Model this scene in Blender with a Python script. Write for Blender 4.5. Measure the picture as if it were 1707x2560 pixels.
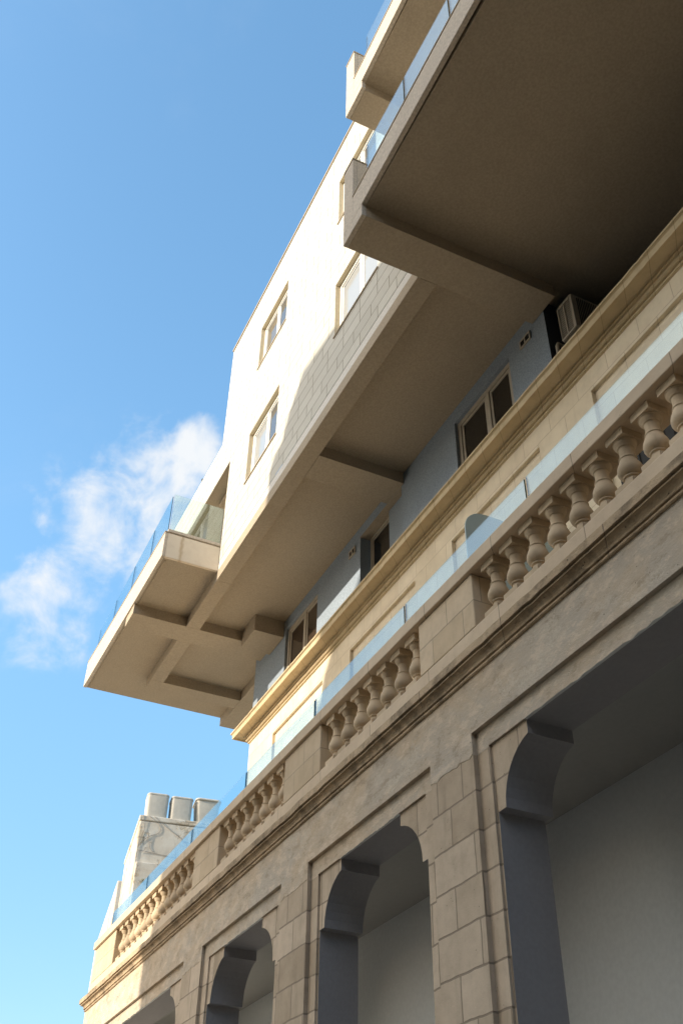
import bpy, bmesh, math, random
from mathutils import Vector, Matrix

random.seed(7)
for o in list(bpy.data.objects):
    bpy.data.objects.remove(o)
SC = bpy.context.scene
COL = SC.collection
D = 4.0            # one design unit in metres (distance from the lens to the arcade front)
EYE = 1.6          # height of the lens above the street


def W(x, y, z):
    return Vector((x * D, y * D, z * D + EYE))


# ------------------------------------------------------------------ camera
R = [[0.43198703, 0.90178751, 0.01290277],
     [-0.56908374, 0.28365355, -0.77180591],
     [-0.69966485, 0.32606739, 0.63572727]]
cam_data = bpy.data.cameras.new('camera')
cam = bpy.data.objects.new('camera', cam_data)
COL.objects.link(cam)
cam_data.lens = 35.112
cam_data.sensor_width = 36.0
cam_data.clip_start = 0.05
cam_data.clip_end = 3000.0
m = Matrix.Identity(4)
for i in range(3):
    m[i][0] = R[0][i]
    m[i][1] = -R[1][i]
    m[i][2] = -R[2][i]
m[2][3] = EYE
cam.matrix_world = m
SC.camera = cam

# ------------------------------------------------------------------ sun, sky, exposure
SUN_EL = math.radians(20.15)
sun_data = bpy.data.lights.new('sun', 'SUN')
sun_data.energy = 2.0
sun_data.angle = math.radians(0.55)
sun_data.color = (1.0, 0.90, 0.74)
sun = bpy.data.objects.new('sun', sun_data)
COL.objects.link(sun)
sun.rotation_euler = (math.pi / 2 - SUN_EL, 0, 0)
sun.location = (0, -30, 40)

world = bpy.data.worlds.new('World')
SC.world = world
world.use_nodes = True
SC.view_settings.view_transform = 'Standard'
SC.view_settings.look = 'None'
SC.view_settings.exposure = 1.55
SC.view_settings.gamma = 1.0


class G:
    """tiny node-graph helper"""

    def __init__(self, tree):
        self.t = tree
        tree.nodes.clear()

    def n(self, kind, ins=None, **props):
        nd = self.t.nodes.new(kind)
        for k, v in props.items():
            setattr(nd, k, v)
        for k, v in (ins or {}).items():
            s = nd.inputs[k]
            if isinstance(v, bpy.types.NodeSocket):
                self.t.links.new(v, s)
            else:
                s.default_value = v
        return nd

    def math(self, op, a, b=0.0, c=0.0, clamp=False):
        nd = self.n('ShaderNodeMath', {0: a, 1: b, 2: c}, operation=op)
        nd.use_clamp = clamp
        return nd.outputs[0]

    def vmath(self, op, a, b=(0, 0, 0)):
        nd = self.n('ShaderNodeVectorMath', {0: a, 1: b}, operation=op)
        return nd.outputs['Value' if op in ('DOT_PRODUCT', 'LENGTH', 'DISTANCE') else 'Vector']

    def noise(self, vec, scale, detail=4.0, rough=0.55, dist=0.0, out='Fac'):
        nd = self.n('ShaderNodeTexNoise', {'Vector': vec, 'Scale': scale, 'Detail': detail,
                                           'Roughness': rough, 'Distortion': dist})
        return nd.outputs[out]

    def ramp(self, fac, lo, hi, a=0.0, b=1.0):
        nd = self.n('ShaderNodeMapRange', {'Value': fac, 'From Min': lo, 'From Max': hi,
                                           'To Min': a, 'To Max': b}, interpolation_type='SMOOTHSTEP')
        return nd.outputs[0]

    def mix(self, fac, a, b, blend='MIX'):
        nd = self.n('ShaderNodeMix', {}, data_type='RGBA', blend_type=blend)
        for k, v in ((0, fac), (6, a), (7, b)):
            s = nd.inputs[k]
            if isinstance(v, bpy.types.NodeSocket):
                self.t.links.new(v, s)
            else:
                s.default_value = v if k == 0 else (tuple(v) + (1.0,))[:4]
        return nd.outputs[2]


g = G(world.node_tree)
sky = g.n('ShaderNodeTexSky', sky_type='NISHITA')
sky.sun_disc = False
sky.sun_elevation = SUN_EL
sky.sun_rotation = math.pi
sky.air_density = 1.0
sky.dust_density = 1.0
sky.ozone_density = 1.6
vec = g.n('ShaderNodeTexCoord').outputs['Generated']
warp = g.n('ShaderNodeTexNoise', {'Vector': vec, 'Scale': 7.0, 'Detail': 5.0, 'Roughness': 0.6}).outputs['Color']
vec2 = g.vmath('ADD', vec, g.vmath('MULTIPLY', g.vmath('SUBTRACT', warp, (0.5, 0.5, 0.5)), (0.10, 0.10, 0.10)))
hh = None
for ctr, rad, amp in (((-0.735, 0.162, 0.658), 0.085, 1.0), ((-0.765, 0.150, 0.627), 0.085, 1.0), ((-0.790, 0.120, 0.602), 0.090, 0.95),
                      ((-0.775, 0.095, 0.625), 0.070, 0.70), ((-0.795, 0.060, 0.603), 0.055, 0.50), ((-0.800, 0.145, 0.580), 0.055, 0.75),
                      ((-0.849, 0.098, 0.519), 0.075, 0.42), ((-0.835, 0.075, 0.545), 0.065, 0.60), ((-0.865, 0.085, 0.495), 0.055, 0.45)):
    d_ = g.math('MULTIPLY', g.ramp(g.vmath('DISTANCE', vec2, ctr), rad, 0.0), amp)
    hh = d_ if hh is None else g.math('MAXIMUM', hh, d_)
n1 = g.noise(vec, 17.0, 13.0, 0.57, 0.3)
n2 = g.noise(vec, 4.0, 8.0, 0.62, 0.6)
cl = g.math('ADD', g.math('MULTIPLY', n1, 1.8), g.math('MULTIPLY', hh, 0.72))
cl = g.ramp(cl, 0.98, 1.68)
cl = g.math('MULTIPLY', cl, g.ramp(hh, 0.0, 0.30))
cl = g.math('MULTIPLY', cl, 0.96)
wisp = g.math('MULTIPLY', g.ramp(n2, 0.50, 0.80), 0.05)
cl = g.math('MAXIMUM', cl, wisp)
low = g.ramp(g.n('ShaderNodeSeparateXYZ', {0: vec}).outputs[2], 0.05, 0.66, 0.60, 1.0)      # dims the sky towards the horizon
skysat = g.n('ShaderNodeHueSaturation', {'Color': g.mix(1.0, sky.outputs[0], g.n('ShaderNodeCombineXYZ', {0: low, 1: low, 2: low}).outputs[0], 'MULTIPLY'),
                                         'Saturation': 1.12, 'Hue': 0.488})
skycol = g.mix(cl, skysat.outputs[0], (2.15, 2.2, 2.25))
# unseen bright haze added behind the viewer to lift and whiten the facade light
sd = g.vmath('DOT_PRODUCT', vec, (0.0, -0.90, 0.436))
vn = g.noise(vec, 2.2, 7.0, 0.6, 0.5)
fill_veil = g.math('MULTIPLY', g.ramp(sd, 0.48, 0.92), g.ramp(vn, 0.30, 0.62, 0.55, 0.95))
skycol = g.mix(fill_veil, skycol, (5.6, 5.1, 4.4))
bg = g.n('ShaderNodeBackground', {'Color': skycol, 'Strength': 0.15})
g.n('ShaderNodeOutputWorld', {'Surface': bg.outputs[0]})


# ------------------------------------------------------------------ materials
def new_mat(name):
    mt = bpy.data.materials.new(name)
    mt.use_nodes = True
    return mt, G(mt.node_tree)


def finish(g, color, rough=0.85, bump=None, strength=0.3, dist=0.01, spec=0.3, metallic=0.0):
    b = g.n('ShaderNodeBsdfPrincipled', {'Base Color': color if isinstance(color, bpy.types.NodeSocket) else tuple(color) + (1,),
                                         'Roughness': rough, 'Specular IOR Level': spec, 'Metallic': metallic})
    if bump is not None:
        bp = g.n('ShaderNodeBump', {'Height': bump, 'Strength': strength, 'Distance': dist})
        g.t.links.new(bp.outputs[0], b.inputs['Normal'])
    g.n('ShaderNodeOutputMaterial', {'Surface': b.outputs[0]})


def world_uv(g, ox=0.0, oz=0.0):
    """position as (x + y, z) in metres so that courses wrap round corners"""
    p = g.n('ShaderNodeNewGeometry').outputs['Position']
    s = g.n('ShaderNodeSeparateXYZ', {0: p})
    u = g.math('ADD', g.math('ADD', s.outputs[0], s.outputs[1]), ox)
    v = g.math('ADD', s.outputs[2], oz)
    return p, g.n('ShaderNodeCombineXYZ', {0: u, 1: v, 2: 0.0}).outputs[0], s


def stone(name, base, alt, mortar, bw, bh, ox, oz, ms=0.012, var=1.0, dirt=0.35, wob=0.012, offset=0.5, pits=1.0,
          dark=(0.13, 0.105, 0.075), squash=1.0, tone=0.0):
    mt, g = new_mat(name)
    p, uv, s = world_uv(g, ox, oz)
    wv = g.n('ShaderNodeTexNoise', {'Vector': p, 'Scale': 5.0, 'Detail': 3.0}).outputs['Color']
    wv = g.vmath('MULTIPLY', g.vmath('SUBTRACT', wv, (0.5, 0.5, 0.5)), (wob * 2, wob * 2, 0))
    uvw = g.vmath('ADD', uv, wv)
    br = g.n('ShaderNodeTexBrick', {'Vector': uvw, 'Color1': (0, 0, 0, 1), 'Color2': (1, 1, 1, 1), 'Mortar': (0.5, 0.5, 0.5, 1),
                                    'Scale': 1.0, 'Mortar Size': ms, 'Mortar Smooth': 0.3, 'Bias': 0.0,
                                    'Brick Width': bw, 'Row Height': bh})
    br.offset = offset
    br.offset_frequency = 2
    br.squash = squash
    br.squash_frequency = 3
    rnd = br.outputs['Color']
    joint = br.outputs['Fac']
    big = g.noise(p, 1.3, 6.0, 0.62)
    mid = g.noise(p, 7.0, 6.0, 0.65)
    fine = g.noise(p, 60.0, 4.0, 0.6)
    # tall rain streaks
    st = g.n('ShaderNodeMapping', {'Vector': p, 'Scale': (6.0, 6.0, 0.8)}).outputs[0]
    streak = g.noise(st, 1.0, 5.0, 0.6)
    c = g.mix(g.math('MULTIPLY', rnd, var), base, alt)
    c = g.mix(g.ramp(mid, 0.35, 0.75, 0.0, 0.45), c, tuple(v * 0.80 for v in base))
    c = g.mix(g.ramp(big, 0.40, 0.72, 0.0, 0.5), c, tuple(min(1, v * 1.13) for v in alt))
    c = g.mix(g.ramp(streak, 0.52, 0.80, 0.0, dirt) if pits < 1.5 else g.ramp(g.noise(p, 3.0, 8.0, 0.7), 0.44, 0.66, 0.0, dirt), c, dark)
    vor = g.n('ShaderNodeTexVoronoi', {'Vector': p, 'Scale': 26.0}).outputs['Distance']
    pit = g.math('MULTIPLY', g.ramp(vor, 0.16, 0.06), g.ramp(mid, 0.50, 0.62))
    pit = g.math('MULTIPLY', pit, pits)
    c = g.mix(g.math('MULTIPLY', pit, 0.55), c, dark)
    if tone:
        oi = g.n('ShaderNodeObjectInfo').outputs['Random']
        c = g.mix(g.ramp(oi, 0.0, 1.0, 0.0, tone), c, tuple(v * 0.62 for v in base))
    c = g.mix(g.math('MULTIPLY', joint, 0.75), c, mortar)
    hgt = g.math('SUBTRACT', g.math('MULTIPLY', mid, 0.5), g.math('MULTIPLY', joint, 0.8))
    hgt = g.math('ADD', hgt, g.math('MULTIPLY', fine, 0.22))
    hgt = g.math('SUBTRACT', hgt, g.math('MULTIPLY', pit, 0.7))
    finish(g, c, 0.9, hgt, 0.55 if pits < 1.5 else 1.0, 0.012 if pits < 1.5 else 0.03, 0.2)
    return mt


CZ = -(EYE + D * 0.8035)      # a bed joint of the courses
M = {}
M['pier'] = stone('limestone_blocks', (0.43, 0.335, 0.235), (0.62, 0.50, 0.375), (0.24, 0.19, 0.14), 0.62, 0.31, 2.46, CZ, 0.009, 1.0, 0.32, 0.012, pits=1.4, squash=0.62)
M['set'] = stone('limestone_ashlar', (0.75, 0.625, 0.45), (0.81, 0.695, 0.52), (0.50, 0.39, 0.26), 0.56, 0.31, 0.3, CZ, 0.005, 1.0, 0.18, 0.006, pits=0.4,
                 dark=(0.24, 0.17, 0.09))
M['ped'] = stone('limestone_pedestal', (0.58, 0.45, 0.30), (0.71, 0.565, 0.40), (0.34, 0.27, 0.20), 0.52, 0.27, 1.3, -(EYE + D * 1.147), 0.006, 1.0, 0.22, 0.008, tone=0.35)
M['cope'] = stone('limestone_coping', (0.60, 0.475, 0.34), (0.68, 0.55, 0.40), (0.27, 0.21, 0.16), 1.15, 9.0, 0.4, 4.0, 0.006, 0.7, 0.12, 0.006)
M['corn'] = stone('limestone_weathered', (0.49, 0.365, 0.235), (0.57, 0.435, 0.29), (0.22, 0.16, 0.12), 1.30, 9.0, 0.2, 4.0, 0.006, 0.7, 0.62, 0.01, pits=2.0,
                  dark=(0.085, 0.065, 0.045))
M['ucorn'] = stone('limestone_cornice', (0.58, 0.455, 0.28), (0.64, 0.51, 0.33), (0.33, 0.24, 0.14), 0.42, 9.0, 0.1, 4.0, 0.005, 0.8, 0.25, 0.006, pits=0.4,
                   dark=(0.26, 0.18, 0.09))
M['bal'] = stone('limestone_turned', (0.60, 0.465, 0.315), (0.66, 0.52, 0.36), (0.5, 0.4, 0.28), 50.0, 50.0, 20.0, 20.0, 0.0, 0.4, 0.40, 0.0, pits=0.5, tone=0.45)


def lintel_mat():
    mt, g = new_mat('rough_render')
    p, uv, s = world_uv(g)
    st = g.n('ShaderNodeMapping', {'Vector': p, 'Scale': (1.0, 1.0, 1.9)}).outputs[0]
    big = g.noise(st, 0.9, 8.0, 0.66, 0.4)
    mid = g.noise(st, 4.2, 9.0, 0.72, 0.15)
    fine = g.noise(p, 38.0, 5.0, 0.65)
    c = g.mix(g.ramp(big, 0.36, 0.66), (0.57, 0.45, 0.32), (0.50, 0.435, 0.355))
    c = g.mix(g.ramp(mid, 0.51, 0.60, 0.0, 0.6), c, (0.70, 0.58, 0.45))
    c = g.mix(g.ramp(mid, 0.475, 0.36, 0.0, 0.55), c, (0.34, 0.265, 0.19))
    edge = g.noise(st, 1.1, 8.0, 0.72)
    line = g.math('MULTIPLY', g.ramp(edge, 0.56, 0.60), g.ramp(edge, 0.68, 0.62, 0.0, 0.75))
    c = g.mix(g.math('MULTIPLY', line, g.ramp(fine, 0.35, 0.6)), c, (0.60, 0.53, 0.43))
    vor = g.n('ShaderNodeTexVoronoi', {'Vector': p, 'Scale': 20.0}).outputs['Distance']
    pit = g.math('MULTIPLY', g.ramp(vor, 0.15, 0.05), g.ramp(fine, 0.45, 0.6))
    c = g.mix(g.math('MULTIPLY', pit, 0.6), c, (0.10, 0.08, 0.06))
    h = g.math('ADD', g.math('MULTIPLY', mid, 0.9), g.math('MULTIPLY', fine, 0.35))
    h = g.math('SUBTRACT', h, g.math('MULTIPLY', pit, 0.6))
    finish(g, c, 0.95, h, 0.7, 0.016, 0.15)
    return mt


M['lintel'] = lintel_mat()


def plaster(name, col, vary=0.10, sc=55.0, strength=0.35, stain=0.18, rough=0.92):
    mt, g = new_mat(name)
    p = g.n('ShaderNodeNewGeometry').outputs['Position']
    a = g.noise(p, sc, 3.0, 0.6)
    b = g.noise(p, 1.1, 5.0, 0.6)
    d = g.noise(p, 6.0, 5.0, 0.6)
    c = g.mix(g.ramp(a, 0.3, 0.7), tuple(v * (1 - vary) for v in col), tuple(min(1, v * (1 + vary)) for v in col))
    c = g.mix(g.ramp(b, 0.45, 0.75, 0.0, stain), c, tuple(v * 0.6 for v in col))
    c = g.mix(g.ramp(d, 0.55, 0.8, 0.0, stain * 0.7), c, tuple(v * 0.75 for v in col))
    h = g.math('ADD', a, g.math('MULTIPLY', d, 0.4))
    finish(g, c, rough, h, strength, 0.006, 0.2)
    return mt


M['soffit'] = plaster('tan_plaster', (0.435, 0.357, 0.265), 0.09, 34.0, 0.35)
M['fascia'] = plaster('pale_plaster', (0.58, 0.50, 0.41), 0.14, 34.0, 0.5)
M['blue'] = plaster('blue_grey_plaster', (0.31, 0.36, 0.42), 0.16, 48.0, 0.5)
M['band'] = plaster('light_plaster_band', (0.72, 0.68, 0.62))
M['grey'] = plaster('grey_paint', (0.335, 0.31, 0.305), 0.04, 30.0, 0.12, 0.12, 0.7)
M['inner'] = plaster('white_paint_wall', (0.82, 0.84, 0.83), 0.03, 20.0, 0.1, 0.10, 0.8)
def old_mat():
    mt, g = new_mat('old_limewash')
    p, uv, s = world_uv(g)
    a = g.noise(p, 2.4, 9.0, 0.7, 0.2)
    b_ = g.noise(p, 0.9, 8.0, 0.7)
    st = g.n('ShaderNodeMapping', {'Vector': p, 'Scale': (3.0, 3.0, 0.5)}).outputs[0]
    br = g.n('ShaderNodeTexBrick', {'Vector': uv, 'Color1': (0, 0, 0, 1), 'Color2': (1, 1, 1, 1), 'Scale': 1.0, 'Mortar Size': 0.02,
                                    'Brick Width': 0.7, 'Row Height': 0.30})
    c = g.mix(g.ramp(a, 0.35, 0.65), (0.60, 0.52, 0.42), (0.68, 0.62, 0.53))
    bare = g.ramp(b_, 0.53, 0.57)
    c2 = g.mix(br.outputs['Color'], (0.42, 0.33, 0.22), (0.52, 0.42, 0.29))
    c2 = g.mix(br.outputs['Fac'], c2, (0.24, 0.19, 0.14))
    c = g.mix(g.math('MULTIPLY', bare, 0.7), c, c2)
    c = g.mix(g.ramp(g.noise(st, 1.0, 6.0, 0.65), 0.50, 0.75, 0.0, 0.5), c, (0.24, 0.21, 0.17))
    h = g.math('SUBTRACT', g.math('MULTIPLY', a, 0.6), g.math('MULTIPLY', bare, 0.5))
    finish(g, c, 0.95, h, 0.7, 0.03, 0.15)
    return mt


M['old'] = old_mat()
M['opp'] = plaster('ochre_render', (0.19, 0.15, 0.10), 0.08, 20.0, 0.3, 0.3)
M['road'] = plaster('asphalt', (0.055, 0.053, 0.05), 0.2, 60.0, 0.4, 0.3)
M['pave'] = plaster('pavement_stone', (0.42, 0.38, 0.32), 0.1, 30.0, 0.3, 0.3)
M['bounce_ground'] = plaster('pale_bounce_ground', (0.78, 0.665, 0.51), 0.06, 30.0, 0.3, 0.15)  # paleness set to bounce sunlight up to the left soffits
M['recess'] = plaster('recess_shade_plaster', (0.045, 0.052, 0.065), 0.1, 40.0, 0.3, 0.2)  # recess shade put into the wall colour, stops blue bounce on the soffit
M['frame'] = plaster('white_window_frame', (0.78, 0.76, 0.72), 0.02, 20.0, 0.05, 0.03, 0.4)
M['metal'] = plaster('aged_cream_metal', (0.50, 0.44, 0.36), 0.04, 20.0, 0.08, 0.15, 0.5)
M['dark'] = plaster('dark_metal', (0.03, 0.028, 0.025), 0.1, 20.0, 0.1, 0.1, 0.6)
M['tank'] = plaster('weathered_tank_shell', (0.54, 0.50, 0.43), 0.05, 9.0, 0.2, 0.35, 0.7)
M['cable'] = plaster('grey_cable_sheath', (0.30, 0.28, 0.26), 0.05, 9.0, 0.1, 0.1, 0.7)
M['leaf'] = plaster('green_leaf', (0.10, 0.13, 0.03), 0.2, 30.0, 0.1, 0.2, 0.7)
M['terr'] = plaster('terrace_tile', (0.62, 0.55, 0.46), 0.08, 20.0, 0.2, 0.2)


def clad():
    mt, g = new_mat('white_stone_cladding')
    p, uv, s = world_uv(g, 0.37, -(EYE + D * 2.785))
    br = g.n('ShaderNodeTexBrick', {'Vector': uv, 'Color1': (0, 0, 0, 1), 'Color2': (1, 1, 1, 1), 'Mortar': (0.5, 0.5, 0.5, 1),
                                    'Scale': 1.0, 'Mortar Size': 0.0075, 'Mortar Smooth': 0.1, 'Brick Width': 0.56, 'Row Height': 0.2583})
    br.offset = 0.37
    br.offset_frequency = 3
    c = g.mix(br.outputs['Color'], (0.56, 0.53, 0.465), (0.64, 0.61, 0.54))
    a = g.noise(p, 9.0, 5.0, 0.6)
    c = g.mix(g.ramp(a, 0.4, 0.75, 0.0, 0.35), c, (0.54, 0.50, 0.425))
    c = g.mix(g.math('MULTIPLY', br.outputs['Fac'], 0.9), c, (0.20, 0.16, 0.10))
    h = g.math('SUBTRACT', g.math('MULTIPLY', g.noise(p, 70.0), 0.12), br.outputs['Fac'])
    finish(g, c, 0.85, h, 0.5, 0.006, 0.2)
    return mt


M['clad'] = clad()
def end_mat():
    mt, g = new_mat('bounce_lit_end_plaster')
    p, uv, s = world_uv(g)
    a = g.noise(p, 9.0, 5.0, 0.6)
    c = g.mix(g.ramp(a, 0.4, 0.75, 0.0, 0.4), (0.80, 0.69, 0.55), (0.68, 0.57, 0.44))  # fascia plaster lightened, ground bounce put into the colour
    wob = g.math('MULTIPLY', g.math('SUBTRACT', g.noise(p, 7.0), 0.5), 0.10)
    d = g.math('ABSOLUTE', g.math('ADD', g.math('SUBTRACT', s.outputs[1], 0.868 * D), wob))
    c = g.mix(g.math('MULTIPLY', g.ramp(d, 0.05, 0.0), 0.55), c, (0.45, 0.30, 0.14))
    finish(g, c, 0.9, g.noise(p, 40.0), 0.25, 0.006, 0.2)
    return mt


M['end'] = end_mat()
M['ceil'] = plaster('dim_porch_paint', (0.41, 0.40, 0.375), 0.03, 20.0, 0.1, 0.15, 0.8)
M['jamb'] = plaster('honey_stone_jamb', (0.68, 0.575, 0.40), 0.06, 20.0, 0.2, 0.2)


def glass(name, tint, refl_boost, rough=0.0):
    mt, g = new_mat(name)
    geo = g.n('ShaderNodeNewGeometry')
    c = g.math('ABSOLUTE', g.vmath('DOT_PRODUCT', geo.outputs['Normal'], geo.outputs['Incoming']))
    fr = g.math('POWER', g.math('SUBTRACT', 1.0, c, clamp=True), 5.0)
    f = g.math('ADD', g.math('MULTIPLY', fr, 0.95), 0.045 + refl_boost, clamp=True)
    tr = g.n('ShaderNodeBsdfTransparent', {'Color': tuple(tint) + (1,)})
    gl = g.n('ShaderNodeBsdfGlossy', {'Color': (0.95, 0.97, 0.97, 1), 'Roughness': rough})
    mx = g.n('ShaderNodeMixShader', {0: f, 1: tr.outputs[0], 2: gl.outputs[0]})
    g.n('ShaderNodeOutputMaterial', {'Surface': mx.outputs[0]})
    return mt


M['glass'] = glass('railing_glass', (0.80, 0.90, 0.91), 0.085)
M['edge'] = plaster('glass_edge_green', (0.012, 0.045, 0.04), 0.05, 20.0, 0.05, 0.05, 0.25)


def pane(name, col, rough=0.04):
    mt, g = new_mat(name)
    finish(g, col, rough, None, spec=0.8)
    return mt


M['pane_dark'] = pane('dark_window_glass', (0.012, 0.011, 0.010))
M['pane_light'] = pane('blind_behind_glass', (0.10, 0.10, 0.095))
M['pane_beige'] = pane('beige_blind_glass', (0.17, 0.15, 0.12))
M['pane_white'] = pane('white_blind_glass', (0.36, 0.37, 0.37))
M['pane_brown'] = pane('brown_curtain_glass', (0.060, 0.042, 0.030))
M['frost'] = pane('frosted_divider_glass', (0.42, 0.52, 0.52), 0.35)


# ------------------------------------------------------------------ mesh helpers
class MB:
    """collects faces in design units; build() makes ONE mesh object"""

    def __init__(self):
        self.v = []
        self.f = []
        self.mi = []
        self.sm = []

    def face(self, pts, mi=0, smooth=False):
        k = len(self.v)
        self.v += [W(*p) for p in pts]
        self.f.append(list(range(k, k + len(pts))))
        self.mi.append(mi)
        self.sm.append(smooth)

    def hexa(self, b, t, mi=0, skip=()):
        """b, t: four bottom and four top points (counter-clockwise from above)"""
        k = len(self.v)
        self.v += [W(*p) for p in list(b) + list(t)]
        fs = dict(bottom=[3, 2, 1, 0], top=[4, 5, 6, 7], front=[0, 1, 5, 4], right=[1, 2, 6, 5], back=[2, 3, 7, 6], left=[3, 0, 4, 7])
        for nm, f in fs.items():
            if nm in skip:
                continue
            self.f.append([k + i for i in f])
            self.mi.append(mi if not isinstance(mi, dict) else mi.get(nm, 0))
            self.sm.append(False)
        return self

    def box(self, x0, x1, y0, y1, z0, z1, mi=0, skip=()):
        return self.hexa([(x0, y0, z0), (x1, y0, z0), (x1, y1, z0), (x0, y1, z0)],
                         [(x0, y0, z1), (x1, y0, z1), (x1, y1, z1), (x0, y1, z1)], mi, skip)

    def profile_x(self, prof, x0, x1, y0=0.0, mi=0, cap=True, ret=0.0, jit=0.0, chip=0.0):
        """closed profile of (depth towards the street, z) swept along x; ret = 1 mitres the left end out by the depth;
        jit, chip: hand-cut unevenness and small broken bits along the run"""
        n = len(prof)
        rr = random.Random(int(abs(x0 * 1000) + abs(prof[0][1]) * 7000))
        st = [x0]
        if jit:
            while st[-1] < min(x1, 0.3) - 0.05:
                st.append(st[-1] + rr.uniform(0.018, 0.06))
        st.append(x1)
        rings = []
        for k, x in enumerate(st):
            end = k in (0, len(st) - 1)
            dj, zj = (0, 0) if end else (rr.gauss(0, jit), rr.gauss(0, jit * 0.8))
            c_ = chip if (not end and rr.random() < 0.12) else 0.0
            rings.append([(x - (ret * d if k == 0 else 0), y0 - (d + dj * (d > 0.002) - c_ * (d > 0.012)), z + zj * (d > 0.002)) for d, z in prof])
        for A, B in zip(rings[:-1], rings[1:]):
            for i in range(n):
                j = (i + 1) % n
                self.face([A[i], A[j], B[j], B[i]], mi)
        if cap:
            self.face(rings[0][::-1], mi)
            self.face(rings[-1], mi)
        return self

    def poly_y(self, pts, y0, y1, mi=0, sides=True):
        """outline in (x, z) extruded along y"""
        self.face([(x, y0, z) for x, z in pts], mi)
        self.face([(x, y1, z) for x, z in pts[::-1]], mi)
        n = len(pts)
        for i in range(n):
            j = (i + 1) % n
            self.face([(pts[i][0], y0, pts[i][1]), (pts[i][0], y1, pts[i][1]), (pts[j][0], y1, pts[j][1]), (pts[j][0], y0, pts[j][1])], mi)
        return self

    def lathe(self, prof, cx, cy, seg=20, mi=0):
        k = len(self.v)
        for r, z in prof:
            for s in range(seg):
                a = 2 * math.pi * s / seg
                self.v.append(W(cx + r * math.cos(a), cy + r * math.sin(a), z))
        for i in range(len(prof) - 1):
            for s in range(seg):
                t = (s + 1) % seg
                self.f.append([k + i * seg + s, k + i * seg + t, k + (i + 1) * seg + t, k + (i + 1) * seg + s])
                self.mi.append(mi)
                self.sm.append(True)
        return self

    def tube(self, pts, r, seg=6, mi=0):
        P = [Vector(p) for p in pts]
        k = len(self.v)
        for i, p in enumerate(P):
            d = (P[min(i + 1, len(P) - 1)] - P[max(i - 1, 0)]).normalized()
            a = d.cross(Vector((0, 0, 1)))
            a = a.normalized() if a.length > 1e-4 else Vector((1, 0, 0))
            b = d.cross(a)
            for s in range(seg):
                t = 2 * math.pi * s / seg
                q = p + a * (r * math.cos(t)) + b * (r * math.sin(t))
                self.v.append(W(*q))
        for i in range(len(P) - 1):
            for s in range(seg):
                t = (s + 1) % seg
                self.f.append([k + i * seg + s, k + i * seg + t, k + (i + 1) * seg + t, k + (i + 1) * seg + s])
                self.mi.append(mi)
                self.sm.append(True)
        self.f.append([k + s for s in range(seg)])
        self.f.append([k + (len(P) - 1) * seg + s for s in range(seg)])
        self.mi += [mi, mi]
        self.sm += [False, False]
        return self

    def build(self, name, mats, parent=None, bevel=0.0, origin=None):
        lo = Vector([min(v[i] for v in self.v) for i in range(3)])
        hi = Vector([max(v[i] for v in self.v) for i in range(3)])
        c = Vector(origin) if origin else Vector(((lo.x + hi.x) / 2, (lo.y + hi.y) / 2, lo.z))
        me = bpy.data.meshes.new(name)
        me.from_pydata([v - c for v in self.v], [], self.f)
        if not isinstance(mats, (list, tuple)):
            mats = [mats]
        for mt in mats:
            me.materials.append(mt)
        me.polygons.foreach_set('material_index', self.mi)
        me.polygons.foreach_set('use_smooth', self.sm)
        bm = bmesh.new()
        bm.from_mesh(me)
        bmesh.ops.remove_doubles(bm, verts=bm.verts, dist=1e-5)
        bmesh.ops.recalc_face_normals(bm, faces=bm.faces)
        bm.to_mesh(me)
        bm.free()
        ob = bpy.data.objects.new(name, me)
        COL.objects.link(ob)
        put(ob, c, parent)
        if bevel:
            b = ob.modifiers.new('bevel', 'BEVEL')
            b.width = bevel
            b.segments = 2
            b.limit_method = 'ANGLE'
            b.angle_limit = math.radians(40)
        return ob


def world_loc(o):
    v = Vector(o.location)
    while o.parent:
        o = o.parent
        v = v + Vector(o.location)
    return v


def put(ob, c, parent):
    if parent is not None:
        ob.parent = parent
        ob.location = Vector(c) - world_loc(parent)
    else:
        ob.location = c


def tag(o, label=None, cat=None, group=None, kind=None):
    for k, v in (('label', label), ('category', cat), ('group', group), ('kind', kind)):
        if v:
            o[k] = v
    return o


def thing(name, label, cat, loc, group=None):
    o = bpy.data.objects.new(name, None)
    o.empty_display_size = 0.3
    COL.objects.link(o)
    o.location = W(*loc)
    return tag(o, label, cat, group)


def dup(o, c, parent):
    n = o.copy()
    COL.objects.link(n)
    n.parent = None
    put(n, c, parent)
    for ch in list(o.children):
        dup_child(ch, n)
    return n


def dup_child(ch, parent):
    n = ch.copy()
    COL.objects.link(n)
    n.parent = parent
    for q in list(ch.children):
        dup_child(q, n)


ZG = -EYE / D          # street level in design units

# ------------------------------------------------------------------ ground
b = MB()
b.face([(-250, -250, ZG), (250, -250, ZG), (250, 250, ZG), (-250, 250, ZG)])
tag(b.build('ground', M['road']), kind='structure')
b = MB()
b.box(-4.62, 6, 0.93, 2.0, ZG + 0.001, ZG + 0.03)
tag(b.build('pavement', M['pave'], bevel=0.01), kind='structure')
b = MB()
b.box(-60, -5.2, -14, 0.925, ZG + 0.001, ZG + 0.02)
b.box(-60, -5.2, 0.9255, 30, ZG + 0.001, ZG + 0.02)
tag(b.build('square', M['bounce_ground'], bevel=0.01), kind='structure')  # unseen pale ground added to throw sunlight up at the left soffits

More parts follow.
